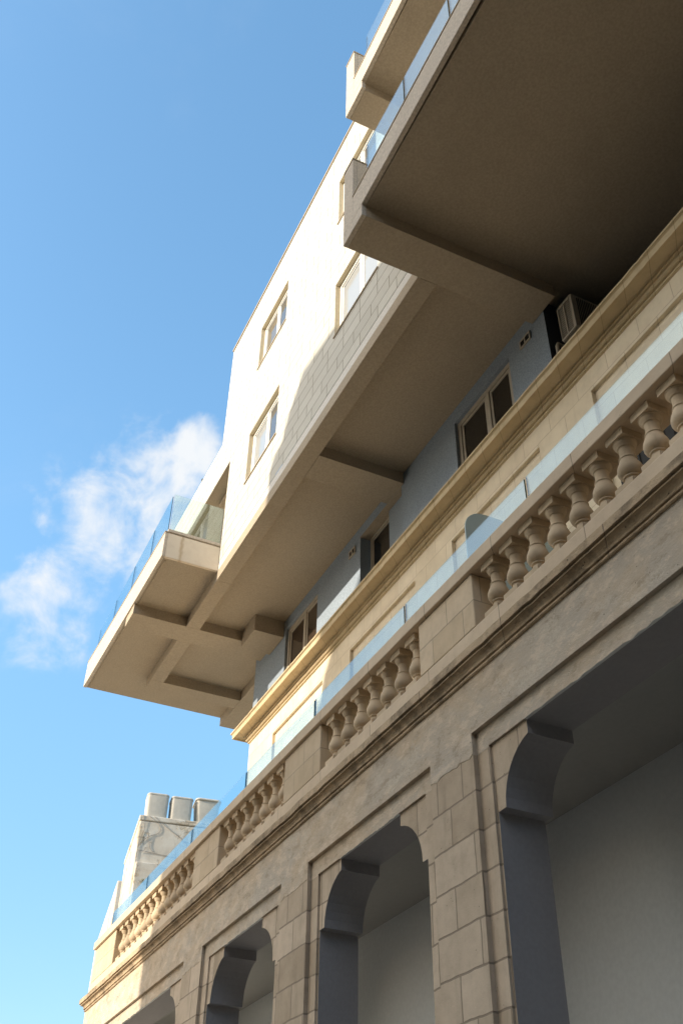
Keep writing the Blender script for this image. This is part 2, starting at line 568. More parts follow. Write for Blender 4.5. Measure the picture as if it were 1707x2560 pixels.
# ------------------------------------------------------------------ the limestone arcade building
XL, XR = -4.615, 4.5
arc = thing('arcade_building', 'old limestone building with an open arcade of corbelled arches below a balustraded terrace',
            'building', (-1.4, 1.2, ZG))
BAYS = [(-4.346, -3.285), (-3.106, -2.482), (-2.309, -1.685), (-1.521, -0.460), (-0.296, 0.328), (0.500, 1.124), (1.300, 2.361), (2.53, 3.59)]
BAYS = [((a + e) / 2, (e - a) / 2) for a, e in BAYS]
Y0, Y1, Y2, Y3 = 1.0, 1.0100, 1.0150, 1.117
ZT1, ZT2 = 0.921, 0.8797


def arch_outline(c, hw):
    """opening outline from bottom left over the top to bottom right"""
    L = [(-0.2637, ZG), (-0.2637, 0.745), (-0.239, 0.745)]
    r = 0.112
    for i in range(1, 9):
        a = math.radians(79 * i / 8)
        L.append((-0.239 + r - r * math.cos(a), 0.745 + r * math.sin(a) * 0.108 / (r * math.sin(math.radians(79)))))
    L[-1] = (-0.149, 0.853)
    L.append((-0.149, ZT2))
    L = [(x + 0.312 - hw, z) for x, z in L]
    Rr = [(-x, z) for x, z in L[::-1]]
    return [(c + x, z) for x, z in L], [(c + x, z) for x, z in Rr]


edges = [XL] + [v for c, hw in BAYS for v in (c - hw, c + hw)] + [XR]
ZB = 0.876
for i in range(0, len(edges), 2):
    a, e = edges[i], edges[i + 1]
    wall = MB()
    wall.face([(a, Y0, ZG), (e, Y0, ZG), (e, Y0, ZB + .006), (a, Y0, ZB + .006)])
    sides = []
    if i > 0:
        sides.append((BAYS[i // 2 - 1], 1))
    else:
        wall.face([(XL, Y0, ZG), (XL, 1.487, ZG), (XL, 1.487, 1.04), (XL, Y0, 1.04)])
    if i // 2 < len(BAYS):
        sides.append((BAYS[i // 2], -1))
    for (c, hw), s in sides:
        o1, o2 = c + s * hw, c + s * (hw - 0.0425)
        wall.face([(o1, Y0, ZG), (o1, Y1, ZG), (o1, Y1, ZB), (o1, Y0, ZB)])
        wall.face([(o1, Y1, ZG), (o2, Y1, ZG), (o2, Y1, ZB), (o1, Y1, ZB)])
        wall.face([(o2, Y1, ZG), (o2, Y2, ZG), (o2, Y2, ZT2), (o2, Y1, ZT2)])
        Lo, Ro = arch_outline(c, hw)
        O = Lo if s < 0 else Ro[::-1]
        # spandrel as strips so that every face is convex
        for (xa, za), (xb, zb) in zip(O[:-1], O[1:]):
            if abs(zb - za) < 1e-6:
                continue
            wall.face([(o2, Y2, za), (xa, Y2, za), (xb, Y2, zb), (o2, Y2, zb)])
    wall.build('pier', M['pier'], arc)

lin = MB()
rl = random.Random(3)
yb = 0.9992
segs = 60
lin.face([(XL, yb, ZT1), (XR, yb, ZT1), (XR, yb, 1.045), (XL, yb, 1.045)])
for i in range(0, len(edges), 2):
    a, e = edges[i], edges[i + 1]
    ns = max(4, int((e - a) / 0.012))
    zz = [ZB + rl.uniform(-0.004, 0.004) for _ in range(ns + 1)]
    for k in range(ns):
        xa_, xb_ = a + (e - a) * k / ns, a + (e - a) * (k + 1) / ns
        lin.face([(xa_, yb, zz[k]), (xb_, yb, zz[k + 1]), (xb_, yb, ZT1), (xa_, yb, ZT1)])
        lin.face([(xa_, yb, zz[k]), (xb_, yb, zz[k + 1]), (xb_, Y0 + .001, zz[k + 1]), (xa_, Y0 + .001, zz[k])])
for c, hw in BAYS:
    a, e = c - hw, c + hw
    i0, i1 = a + 0.0425, e - 0.0425
    lin.face([(a, yb, ZT1), (e, yb, ZT1), (e, Y1 - .0005, ZT1), (a, Y1 - .0005, ZT1)])
    for s, o in ((-1, a), (1, e)):
        lin.face([(o, yb, ZB), (o, Y1 - .0005, ZB), (o, Y1 - .0005, ZT1), (o, yb, ZT1)])
    y1 = Y1 - 0.0005
    lin.face([(a, y1, ZT2), (e, y1, ZT2), (e, y1, ZT1), (a, y1, ZT1)])
    lin.face([(a, y1, ZB), (i0, y1, ZB), (i0, y1, ZT2), (a, y1, ZT2)])
    lin.face([(i1, y1, ZB), (e, y1, ZB), (e, y1, ZT2), (i1, y1, ZT2)])
    ns = 40
    pr = None
    for k in range(ns + 1):
        x_ = i0 + 0.1205 + (i1 - i0 - 0.241) * k / ns
        q_ = (x_, ZT2 - rl.uniform(0.0, 0.0035) * (k % 2 + .3))
        if pr:
            lin.face([(pr[0], y1 - .0003, pr[1]), (q_[0], y1 - .0003, q_[1]), (q_[0], y1 - .0003, ZT2 + .001), (pr[0], y1 - .0003, ZT2 + .001)])
            lin.face([(pr[0], y1 - .0003, pr[1]), (q_[0], y1 - .0003, q_[1]), (q_[0], Y2 + .002, ZT2), (pr[0], Y2 + .002, ZT2)], 1)
        pr = q_
    for x0_, x1_ in ((i0, i0 + 0.1205), (i1 - 0.1205, i1)):
        lin.face([(x0_, y1, ZT2), (x1_, y1, ZT2), (x1_, Y2 + .001, ZT2), (x0_, Y2 + .001, ZT2)])
lin.build('lintel_band', [M['lintel'], M['frame']], arc)

for c, hw in BAYS:
    a = MB()
    Lo, Ro = arch_outline(c, hw)
    O = Lo + Ro
    for (xa, za), (xb, zb) in zip(O[:-1], O[1:]):
        a.face([(xa, Y2, za), (xb, Y2, zb), (xb, Y3, zb), (xa, Y3, za)])
    # rear face of the arch wall towards the porch
    for OO, s in ((Lo, -1), (Ro[::-1], 1)):
        xo = c + s * (hw + 0.082)
        for (xa, za), (xb, zb) in zip(OO[:-1], OO[1:]):
            if abs(zb - za) > 1e-6:
                a.face([(xo, Y3, za), (xa, Y3, za), (xb, Y3, zb), (xo, Y3, zb)])
    a.face([(c - hw - .082, Y3, ZT2), (c + hw + .082, Y3, ZT2), (c + hw + .082, Y3, 0.983), (c - hw - .082, Y3, 0.983)])
    a.build('arch_reveal', M['grey'], arc)

b = MB()
b.face([(XL + .02, 1.486, ZG), (XR, 1.486, ZG), (XR, 1.486, 0.983), (XL + .02, 1.486, 0.983)])
b.face([(XL + .02, Y3, ZG), (XL + .02, 1.486, ZG), (XL + .02, 1.486, 0.983), (XL + .02, Y3, 0.983)])
b.face([(XR, Y3, ZG), (XR, 1.486, ZG), (XR, 1.486, 0.983), (XR, Y3, 0.983)])
b.build('porch_wall', M['inner'], arc)
b = MB()
b.box(XL + .012, XR, Y3 + .002, 1.495, 0.983, 1.115)
b.build('porch_ceiling', M['ceil'], arc)
b = MB()
b.box(XL + .012, XR, 1.03, 1.4865, 1.1155, 1.128)
b.build('terrace_floor', M['terr'], arc)

# lower cornice: beads, cove, corona, weathered top
prof = [(-0.004, 1.0365), (0.0045, 1.0365), (0.0065, 1.0385), (0.0065, 1.0425), (0.0040, 1.0432), (0.0040, 1.0450), (0.0092, 1.0456),
        (0.0100, 1.0475), (0.0092, 1.0492)]
for i in range(1, 8):
    t = math.radians(90 * i / 7)
    prof.append((0.0092 + 0.0100 * (1 - math.cos(t)), 1.0492 + 0.0115 * math.sin(t)))
prof += [(0.0215, 1.0610), (0.0215, 1.0645), (0.0180, 1.0655), (0.0180, 1.0675), (0.0268, 1.0675), (0.0272, 1.0850), (0.001, 1.106), (-0.004, 1.106)]
b = MB()
b.profile_x(prof, XL, XR, 1.0, ret=1.0, jit=0.00025, chip=0.0020)
b.build('cornice', M['corn'], arc)
# left return of the cornice along the gable end
b = MB()
for d0, d1 in zip(prof, prof[1:] + prof[:1]):
    b.face([(XL - d0[0], 1.0 - d0[0], d0[1]), (XL - d1[0], 1.0 - d1[0], d1[1]), (XL - d1[0], 1.487, d1[1]), (XL - d0[0], 1.487, d0[1])])
b.build('cornice_return', M['corn'], arc)

# set-back upper storey with sunk panels
YS = 1.487
XS = -4.194
panels = [(-3.890, -3.352), (-3.089, -2.553), (-2.294, -1.767), (-1.506, -0.978), (-0.71, -0.18), (0.08, 0.61), (0.87, 1.40), (1.66, 2.19), (2.45, 2.98)]
w = MB()
zt, zb = 2.109, 1.20
ex = [XS] + [v for p in panels for v in p] + [XR]
for i in range(0, len(ex), 2):
    w.face([(ex[i], YS, 1.1285), (ex[i + 1], YS, 1.1285), (ex[i + 1], YS, zt), (ex[i], YS, zt)])
w.face([(XS, YS, zt), (XR, YS, zt), (XR, YS, 2.235), (XS, YS, 2.235)])
yp = YS + 0.0125
for a, e in panels:
    w.face([(a, YS, 1.1285), (e, YS, 1.1285), (e, YS, zb), (a, YS, zb)])
    w.face([(a, yp, zb), (e, yp, zb), (e, yp, zt), (a, yp, zt)])
    w.face([(a, YS, zb), (a, yp, zb), (a, yp, zt), (a, YS, zt)])
    w.face([(e, YS, zb), (e, yp, zb), (e, yp, zt), (e, YS, zt)])
    w.face([(a, YS, zt), (e, YS, zt), (e, yp, zt), (a, yp, zt)])
    w.face([(a, YS, zb), (e, YS, zb), (e, yp, zb), (a, yp, zb)])
w.face([(XS, YS, 1.0), (XS, 2.6, 1.0), (XS, 2.6, 2.235), (XS, YS, 2.235)])
w.build('upper_wall', M['set'], arc)
q = MB()
q.box(-1.475, -1.02, yp - .004, yp - .0005, 1.1290, 1.93)
dr = q.build('terrace_door', M['dark'], arc)
q = MB()
for k in range(14):
    q.box(-1.465 + k * .032, -1.455 + k * .032, yp - .007, yp - .0045, 1.14, 1.92)
q.build('door_slats', M['dark'], dr)

p2 = [(-0.01, 2.1900), (0.0010, 2.1900), (0.0070, 2.1925), (0.0070, 2.1990), (0.0025, 2.2005), (0.0025, 2.2035), (0.0115, 2.2045), (0.0152, 2.2075),
      (0.0168, 2.2110), (0.0168, 2.2145), (0.0105, 2.2158), (0.0105, 2.2188), (0.0205, 2.2198), (0.0205, 2.2258), (0.0165, 2.2268), (0.0165, 2.2345),
      (0.0600, 2.2345), (0.0620, 2.2295), (0.0668, 2.2285), (0.0680, 2.2485), (0.0700, 2.2510), (0.0755, 2.2535), (0.0755, 2.2600), (-0.01, 2.262)]
b = MB()
b.profile_x(p2, XS, XR, YS, ret=1.0, jit=0.00015, chip=0.0012)
b.build('upper_cornice', M['ucorn'], arc)
b = MB()
for d0, d1 in zip(p2, p2[1:] + p2[:1]):
    b.face([(XS - d0[0], YS - d0[0], d0[1]), (XS - d1[0], YS - d1[0], d1[1]), (XS - d1[0], 2.6, d1[1]), (XS - d0[0], 2.6, d0[1])])
b.build('upper_cornice_return', M['ucorn'], arc)

# ------------------------------------------------------------------ balustrade on the terrace edge
bal = thing('stone_balustrade', 'weathered stone balustrade of turned balusters, block pedestals and coping above the arcade cornice',
            'balustrade', (-1.8, 1.03, 1.106))
YR0, YR1 = 0.992, 1.085
b = MB()
b.box(XL - 0.002, XR, 1.0005, 1.075, 1.1065, 1.147)
b.build('plinth_course', M['cope'], bal, bevel=0.012)
b = MB()
b.profile_x([(0.0, 1.2845), (0.0085, 1.2850), (0.0088, 1.3165), (0.0060, 1.3195), (0.0, 1.3203), (-0.085, 1.3205), (-0.085, 1.2845)],
            XL - 0.004, XR, 1.0005, ret=0.6, jit=0.0002)
b.build('coping', M['cope'], bal, bevel=0.008)
peds = [(XL, -4.281), (-3.293, -3.046), (-2.506, -2.257), (-1.713, -1.4765), (-0.497, -0.26), (0.29, 0.54)]
for a, e in peds:
    q = MB()
    q.box(a, e, 1.0010, 1.072, 1.1472, 1.2843)
    q.build('pedestal', M['ped'], bal, bevel=0.012)

bp = MB()
z0 = 1.1473
bp.box(-0.0245, 0.0245, -0.0245, 0.0245, z0, z0 + 0.0150)
bp.box(-0.0205, 0.0205, -0.0205, 0.0205, z0 + 0.0152, z0 + 0.0195)
bp.lathe([(0.0, z0 + 0.0196), (0.0150, z0 + 0.0196), (0.0142, z0 + 0.0235), (0.0134, z0 + 0.0285), (0.0134, z0 + 0.0335), (0.0158, z0 + 0.0342),
          (0.0166, z0 + 0.0360), (0.0158, z0 + 0.0378), (0.0180, z0 + 0.0392), (0.0215, z0 + 0.0435), (0.0236, z0 + 0.0485), (0.0240, z0 + 0.0530),
          (0.0232, z0 + 0.0585), (0.0212, z0 + 0.0645), (0.0188, z0 + 0.0700), (0.0167, z0 + 0.0750), (0.0155, z0 + 0.0785),
          (0.0166, z0 + 0.0790), (0.0170, z0 + 0.0805), (0.0166, z0 + 0.0822), (0.0144, z0 + 0.0828),
          (0.0136, z0 + 0.0880), (0.0133, z0 + 0.0960), (0.0137, z0 + 0.1045), (0.0152, z0 + 0.1060), (0.0164, z0 + 0.1066), (0.0164, z0 + 0.1078),
          (0.0182, z0 + 0.1100), (0.0200, z0 + 0.1130), (0.0206, z0 + 0.1165), (0.0222, z0 + 0.1172), (0.0222, z0 + 0.1195), (0.0, z0 + 0.1195)],
         0, 0, 24)
bp.box(-0.0240, 0.0240, -0.0240, 0.0240, z0 + 0.1197, z0 + 0.1368)
proto = bp.build('baluster', M['bal'], None, bevel=0.004, origin=W(0, 0, z0))
runs = [(-4.221, 0.0742, 13), (-2.999, 0.0742, 7), (-2.208, 0.0738, 7), (-1.422, 0.0724, 13), (-0.213, 0.0755, 7)]
first = True
for x0, dx, n in runs:
    for k in range(n):
        pos = W(x0 + dx * k, 1.0300, z0)
        if first:
            put(proto, pos, bal)
            first = False
        else:
            dup(proto, pos, bal).rotation_euler.z = random.choice((0, 1, 2, 3)) * math.pi / 2

# ------------------------------------------------------------------ glass railing behind the coping
gr = thing('glass_railing', 'low frameless clear glass railing standing on the stone coping of the terrace', 'railing', (-1.8, 1.05, 1.3205))


def glass_box(x0, x1, y0, y1, z0, z1, parent, axis='x', name='glass_pane'):
    q = MB()
    mi = dict(left=1, right=1, top=0, bottom=1, front=0, back=0) if axis == 'x' else dict(front=1, back=1, top=0, bottom=1, left=0, right=0)
    q.box(x0, x1, y0, y1, z0, z1, mi)
    return q.build(name, [M['glass'], M['edge']], parent)


gj = [-4.593, -4.072, -3.513, -2.964, -2.412, -1.858, -1.309, -0.757, -0.205, 0.35, 0.9]
for a, e in zip(gj[:-1], gj[1:]):
    glass_box(a + 0.004, e - 0.004, 1.048, 1.0515, 1.3208, 1.446, gr)

# ------------------------------------------------------------------ frosted divider on the terrace
dv = thing('privacy_screen', 'frosted glass privacy screen with a rounded top corner dividing the terrace', 'screen', (-1.75, 1.33, 1.128))
out = [(1.18, 1.1285), (1.478, 1.1285), (1.478, 1.737), (1.245, 1.737)]
for i in range(1, 8):
    t = math.radians(90 * i / 8)
    out.append((1.245 - 0.065 * math.sin(t), 1.737 - 0.065 * (1 - math.cos(t))))
out.append((1.18, 1.672))
q = MB()
xa, xb = -1.7515, -1.7485
q.face([(xa, y, z) for y, z in out])
q.face([(xb, y, z) for y, z in out])
n = len(out)
for i in range(n):
    j = (i + 1) % n
    q.face([(xa, *out[i]), (xb, *out[i]), (xb, *out[j]), (xa, *out[j])])
q.build('frosted_sheet', M['frost'], dv)
q = MB()
q.box(-1.7565, -1.7435, 1.455, 1.4863, 1.56, 1.59)
q.build('wall_clamp', M['metal'], dv)

# ------------------------------------------------------------------ the modern apartment building above
apt = thing('apartment_building', 'modern cream apartment building with deep overhanging balconies built over the old arcade',
            'building', (-2.6, 1.49, 2.262))
YW = 1.05
ZB0, ZS = 2.618, 2.672          # beam undersides, slab undersides
XWL, XWB, XWR = -3.745, -3.5705, XR
wins = [(-3.268, -2.915, 3.722, 4.030), (-3.297, -2.935, 2.988, 3.295), (-2.345, -1.978, 2.998, 3.318), (-2.333, -1.975, 3.736, 4.054),
        (-1.25, -0.85, 2.99, 3.31), (-1.25, -0.85, 3.73, 4.05)]
YG = YW + 0.024


def wall_with_holes(mb, x0, x1, z0, z1, y, holes):
    xs = sorted({x0, x1} | {v for h in holes for v in h[:2] if x0 < v < x1})
    zs = sorted({z0, z1} | {v for h in holes for v in h[2:] if z0 < v < z1})
    for xa, xb in zip(xs[:-1], xs[1:]):
        for za, zb_ in zip(zs[:-1], zs[1:]):
            cx, cz = (xa + xb) / 2, (za + zb_) / 2
            if any(h[0] < cx < h[1] and h[2] < cz < h[3] for h in holes):
                continue
            mb.face([(xa, y, za), (xb, y, za), (xb, y, zb_), (xa, y, zb_)])


w = MB()
ZBAND = 2.722
wall_with_holes(w, XWB, XWR, ZBAND, 4.335, YW, wins)
wall_with_holes(w, XWL, XWB, 3.350, 4.335, YW, [])
wall_with_holes(w, -4.86, XWL, 3.350, 3.605, YW, [])
w.face([(XWL, YW, 3.605), (XWL, 2.6, 3.605), (XWL, 2.6, 4.335), (XWL, YW, 4.335)])
w.face([(XWL, YW, 4.335), (XWR, YW, 4.335), (XWR, 2.6, 4.335), (XWL, 2.6, 4.335)])
w.face([(-4.86, YW, 3.605), (XWL, YW, 3.605), (XWL, 1.10, 3.605), (-4.86, 1.10, 3.605)])
w.face([(-4.86, 1.10, 3.350), (XWL, 1.10, 3.350), (XWL, 1.10, 3.605), (-4.86, 1.10, 3.605)])
w.face([(-4.86, YW, 3.35), (-4.86, 1.10, 3.35), (-4.86, 1.10, 3.605), (-4.86, YW, 3.605)])
w.face([(XWB, YW, 2.70), (XWB, 1.45, 2.70), (XWB, 1.45, 3.35), (XWB, YW, 3.35)])
for x0, x1, z0_, z1_ in wins:
    for xx in (x0, x1):
        w.face([(xx, YW, z0_), (xx, YG + .01, z0_), (xx, YG + .01, z1_), (xx, YW, z1_)], 1)
    w.face([(x0, YW, z1_), (x1, YW, z1_), (x1, YG + .01, z1_), (x0, YG + .01, z1_)], 1)
w.build('front_wall', [M['clad'], M['jamb']], apt)
b = MB()
b.box(XWB, -1.7055, YW + 0.0012, 1.06, ZB0 + .0006, ZBAND)
b.box(-1.5745, XWR, YW + 0.0012, 1.06, ZS + .0006, ZBAND)
b.build('plaster_band', M['band'], apt)
b = MB()
b.box(XWL - 0.004, XWR, YW - 0.006, YW + 0.03, 4.3355, 4.347)
b.build('roof_edge_trim', M['soffit'], apt)
for i, xx in enumerate([-3.3, -2.95, -2.58, -2.42, -2.25]):
    q = MB()
    q.box(xx - .004, xx + .004, 1.055, 1.063, 4.3475, 4.366)
    q.build('rail_clamp', M['dark'], apt)
glass_box(-3.74, -1.6, 1.0575, 1.0605, 4.348, 4.385, apt, name='roof_glass_rail')
glass_box(-4.85, XWL - .002, 1.0575, 1.0605, 3.606, 3.640, apt, name='roof_glass_rail')
q = MB()
q.box(-4.100, -4.092, 1.055, 1.063, 3.6055, 3.645)
q.build('rail_clamp', M['dark'], apt)


def window(x0, x1, z0, z1, yg, glassmat, split=0.5, fw=0.016, parent=apt, open_right=False, framemat='frame'):
    """two-leaf window: fixed frame, two sashes with their panes"""
    fr = MB()
    yf = yg - 0.004
    fr.box(x0, x1, yf, yg + .008, z1 - fw, z1)
    fr.box(x0, x1, yf, yg + .008, z0, z0 + fw)
    fr.box(x0, x0 + fw, yf, yg + .008, z0 + fw, z1 - fw)
    fr.box(x1 - fw, x1, yf, yg + .008, z0 + fw, z1 - fw)
    xm = x0 + (x1 - x0) * split
    fr.box(xm - fw * .55, xm + fw * .55, yf, yg + .008, z0 + fw, z1 - fw)
    fo = fr.build('window', M[framemat], parent, bevel=0.006)
    for k_, (a, e) in enumerate(((x0 + fw + .0006, xm - fw * .55 - .0006), (xm + fw * .55 + .0006, x1 - fw - .0006))):
        s = MB()
        sw = fw * 0.62
        ya, ybk = yg + 0.0006, yg + .0065
        za, zb_ = z0 + fw + .0006, z1 - fw - .0006
        s.box(a, e, ya, ybk, zb_ - sw, zb_)
        s.box(a, e, ya, ybk, za, za + sw)
        s.box(a, a + sw, ya, ybk, za + sw, zb_ - sw)
        s.box(e - sw, e, ya, ybk, za + sw, zb_ - sw)
        s.build('sash', M[framemat], fo, bevel=0.004)
        pn = MB()
        pn.box(a + sw, e - sw, yg + .0035, yg + .005, za + sw, zb_ - sw)
        pn.build('pane', glassmat[k_] if isinstance(glassmat, tuple) else glassmat, fo)
    return fo


for i, (x0, x1, z0_, z1_) in enumerate(wins):
    window(x0 + .001, x1 - .001, z0_ + .001, z1_ - .001, YG,
           ((M['pane_beige'], M['pane_light']), (M['pane_white'], M['pane_light']), (M['pane_white'], M['pane_white']),
            (M['pane_white'], M['pane_light']), (M['pane_light'], M['pane_light']), (M['pane_light'], M['pane_light']))[i], 0.52)
    q = MB()
    q.box(x0 - 0.006, x1 + 0.004, YW - 0.005, YG - .004, z0_ - 0.007, z0_ + .0005)
    q.build('window_sill', M['soffit'], apt, bevel=0.004)

# blue-grey recessed storey between the cornice and the overhang
BR = -1.644
w = MB()
bw = [(-2.219, -1.856, 2.30, 2.606), (-3.800, -3.433, 2.30, 2.618)]
door_x0, door_x1 = -3.000, -2.632
holes = bw + [(door_x0, door_x1, 2.20, ZB0)]
wall_with_holes(w, XS + .002, BR, 2.2625, ZS + 0.01, YS + .001, holes)
w.face([(BR, YS + .001, 2.2625), (BR, 2.6, 2.2625), (BR, 2.6, ZS), (BR, YS + .001, ZS)], 1)
w.face([(XS + .002, YS + .001, 2.2625), (XS + .002, 2.6, 2.2625), (XS + .002, 2.6, ZS), (XS + .002, YS + .001, ZS)])
w.face([(BR, 2.6, 2.2625), (XR, 2.6, 2.2625), (XR, 2.6, ZS), (BR, 2.6, ZS)], 1)
w.face([(BR, YS + .001, 2.2625), (XR, YS + .001, 2.2625), (XR, 2.6, 2.2625), (BR, 2.6, 2.2625)], 1)
w.face([(XR, YS + .001, 2.2625), (XR, 2.6, 2.2625), (XR, 2.6, ZS), (XR, YS + .001, ZS)], 1)
for x0, x1, z0_, z1_ in bw:
    for xx in (x0, x1):
        w.face([(xx, YS + .001, z0_), (xx, YS + .03, z0_), (xx, YS + .03, z1_), (xx, YS + .001, z1_)])
    w.face([(x0, YS + .001, z1_), (x1, YS + .001, z1_), (x1, YS + .03, z1_), (x0, YS + .03, z1_)])
yd = 1.534
w.face([(door_x0, YS + .001, 2.2625), (door_x0, yd + .02, 2.2625), (door_x0, yd + .02, ZB0), (door_x0, YS + .001, ZB0)])
w.face([(door_x1, YS + .001, 2.2625), (door_x1, yd + .02, 2.2625), (door_x1, yd + .02, ZB0), (door_x1, YS + .001, ZB0)])
w.face([(-2.79, 1.515, 2.2625), (door_x1, 1.515, 2.2625), (door_x1, 1.515, ZB0), (-2.79, 1.515, ZB0)])
w.face([(-2.79, 1.515, 2.2625), (-2.79, yd + .02, 2.2625), (-2.79, yd + .02, ZB0), (-2.79, 1.515, ZB0)])
w.build('recessed_storey_wall', [M['blue'], M['recess']], apt)
b = MB()
b.face([(door_x0, YS - .0005, ZB0 - .0005), (door_x1, YS - .0005, ZB0 - .0005), (door_x1, 1.56, ZB0 - .0005), (door_x0, 1.56, ZB0 - .0005)])
b.build('door_head', M['soffit'], apt)
for (x0, x1, z0_, z1_), pm in zip(bw, ('pane_dark', 'pane_brown')):
    window(x0 + .001, x1 - .001, z0_, z1_ - .001, YS + .017, M[pm], 0.55, 0.020, framemat='metal')
window(door_x0 + .012, -2.792, 2.27, ZB0 - .002, yd, M['pane_dark'], 0.9, 0.012, framemat='metal')
for x0, x1 in ((-3.100, -3.042), (-1.783, -1.722)):
    q = MB()
    z0_, z1_ = 2.566, 2.603
    q.box(x0, x1, YS - .005, YS, z0_, z0_ + .006)
    q.box(x0, x1, YS - .005, YS, z1_ - .006, z1_)
    for xx in (x0, (x0 + x1) / 2 - .003, x1 - .006):
        q.box(xx, xx + .006, YS - .005, YS, z0_ + .006, z1_ - .006)
    v = q.build('wall_vent', M['metal'], apt)
    q = MB()
    q.box(x0 + .006, x1 - .006, YS - .002, YS + .0005, z0_ + .006, z1_ - .006)
    for k in range(5):
        zz = z0_ + .009 + k * .005
        q.box(x0 + .0065, x1 - .0065, YS - .0035, YS - .0022, zz, zz + .0015)
    q.build('louvre', M['dark'], v)

# soffit: one slab underside with downstand beams
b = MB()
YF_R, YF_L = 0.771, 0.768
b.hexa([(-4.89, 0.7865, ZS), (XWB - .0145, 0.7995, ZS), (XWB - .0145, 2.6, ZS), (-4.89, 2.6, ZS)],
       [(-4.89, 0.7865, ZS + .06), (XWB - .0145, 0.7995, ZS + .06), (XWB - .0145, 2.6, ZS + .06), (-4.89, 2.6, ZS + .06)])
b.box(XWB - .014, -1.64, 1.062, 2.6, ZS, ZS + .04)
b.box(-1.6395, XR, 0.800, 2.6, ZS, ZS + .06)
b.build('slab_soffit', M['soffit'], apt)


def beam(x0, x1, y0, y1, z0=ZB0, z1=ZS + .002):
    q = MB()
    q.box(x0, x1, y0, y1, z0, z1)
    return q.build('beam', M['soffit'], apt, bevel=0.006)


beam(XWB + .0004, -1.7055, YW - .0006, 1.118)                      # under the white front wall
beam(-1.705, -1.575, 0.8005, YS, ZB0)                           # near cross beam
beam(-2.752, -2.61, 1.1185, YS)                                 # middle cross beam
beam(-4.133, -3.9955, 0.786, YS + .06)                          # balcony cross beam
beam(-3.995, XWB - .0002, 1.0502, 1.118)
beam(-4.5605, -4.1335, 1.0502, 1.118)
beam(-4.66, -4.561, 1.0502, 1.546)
beam(-4.885, XS - .003, 1.5465, 1.66)
b = MB()
b.box(-4.0, -3.822, 1.335, YS - .0002, 2.583, ZS + .001)
b.build('boxed_drain_housing', M['soffit'], apt, bevel=0.006)

# loggia behind the left balcony
b = MB()
b.face([(-4.86, YW + .0004, 3.3495), (XWB, YW + .0004, 3.3495), (XWB, 1.45, 3.3495), (-4.86, 1.45, 3.3495)])
b.face([(-4.86, 1.45, 2.80), (XWB, 1.45, 2.80), (XWB, 1.45, 3.3495), (-4.86, 1.45, 3.3495)])
b.build('loggia_lining', M['soffit'], apt)
b = MB()
b.box(-3.905, -3.59, 1.115, 1.16, 3.325, 3.3492)
b.build('loggia_beam', M['soffit'], apt, bevel=0.004)

# ---- balconies
ZT = 2.804


def balcony_left():
    root = MB()
    # front fascia
    root.hexa([(-4.895, 0.768, ZS - .001), (XWB, 0.785, ZS - .001), (XWB, 0.799, ZS - .001), (-4.895, 0.786, ZS - .001)],
              [(-4.895, 0.768, ZT + .018), (XWB, 0.785, ZT), (XWB, 0.799, ZT), (-4.895, 0.786, ZT + .018)])
    o = root.build('balcony', M['fascia'], apt, bevel=0.006)
    q = MB()
    q.box(XWB - .014, XWB, 0.7995, YW - .0006, ZS - .0012, ZT - .0002)
    q.build('end_fascia', M['end'], o, bevel=0.004)
    q = MB()
    q.hexa([(-4.897, 0.766, ZT + .0185), (XWB + .003, 0.783, ZT + .0005), (XWB + .003, 0.806, ZT + .0005), (-4.897, 0.79, ZT + .0185)],
           [(-4.897, 0.766, ZT + .0245), (XWB + .003, 0.783, ZT + .0065), (XWB + .003, 0.806, ZT + .0065), (-4.897, 0.79, ZT + .0245)])
    q.build('coping', M['soffit'], o, bevel=0.003)
    q = MB()
    q.box(XWB - .02, XWB + .003, 0.797, YW - .0006, ZT + .0066, ZT + .0215)
    q.build('kerb', M['fascia'], o, bevel=0.003)
    q = MB()
    q.box(-4.89, XWB - .0145, 0.8, 1.4495, ZT - .07, ZT - .03)
    q.build('deck', M['terr'], o)
    q = MB()
    q.box(-4.893, -4.88, 0.79, 1.4495, ZS + .061, ZT + .01)
    q.build('end_fascia', M['fascia'], o)
    js = [-3.585, -3.876, -4.208, -4.55, -4.885]
    for a, e in zip(js[:-1], js[1:]):
        glass_box(e + .003, a - .003, 0.7985, 0.8015, ZT + .0255, 3.033, o)
    glass_box(-3.5715, -3.5685, 0.8035, 1.0455, ZT + .022, 3.033, o, axis='y')
    return o


balcony_left()


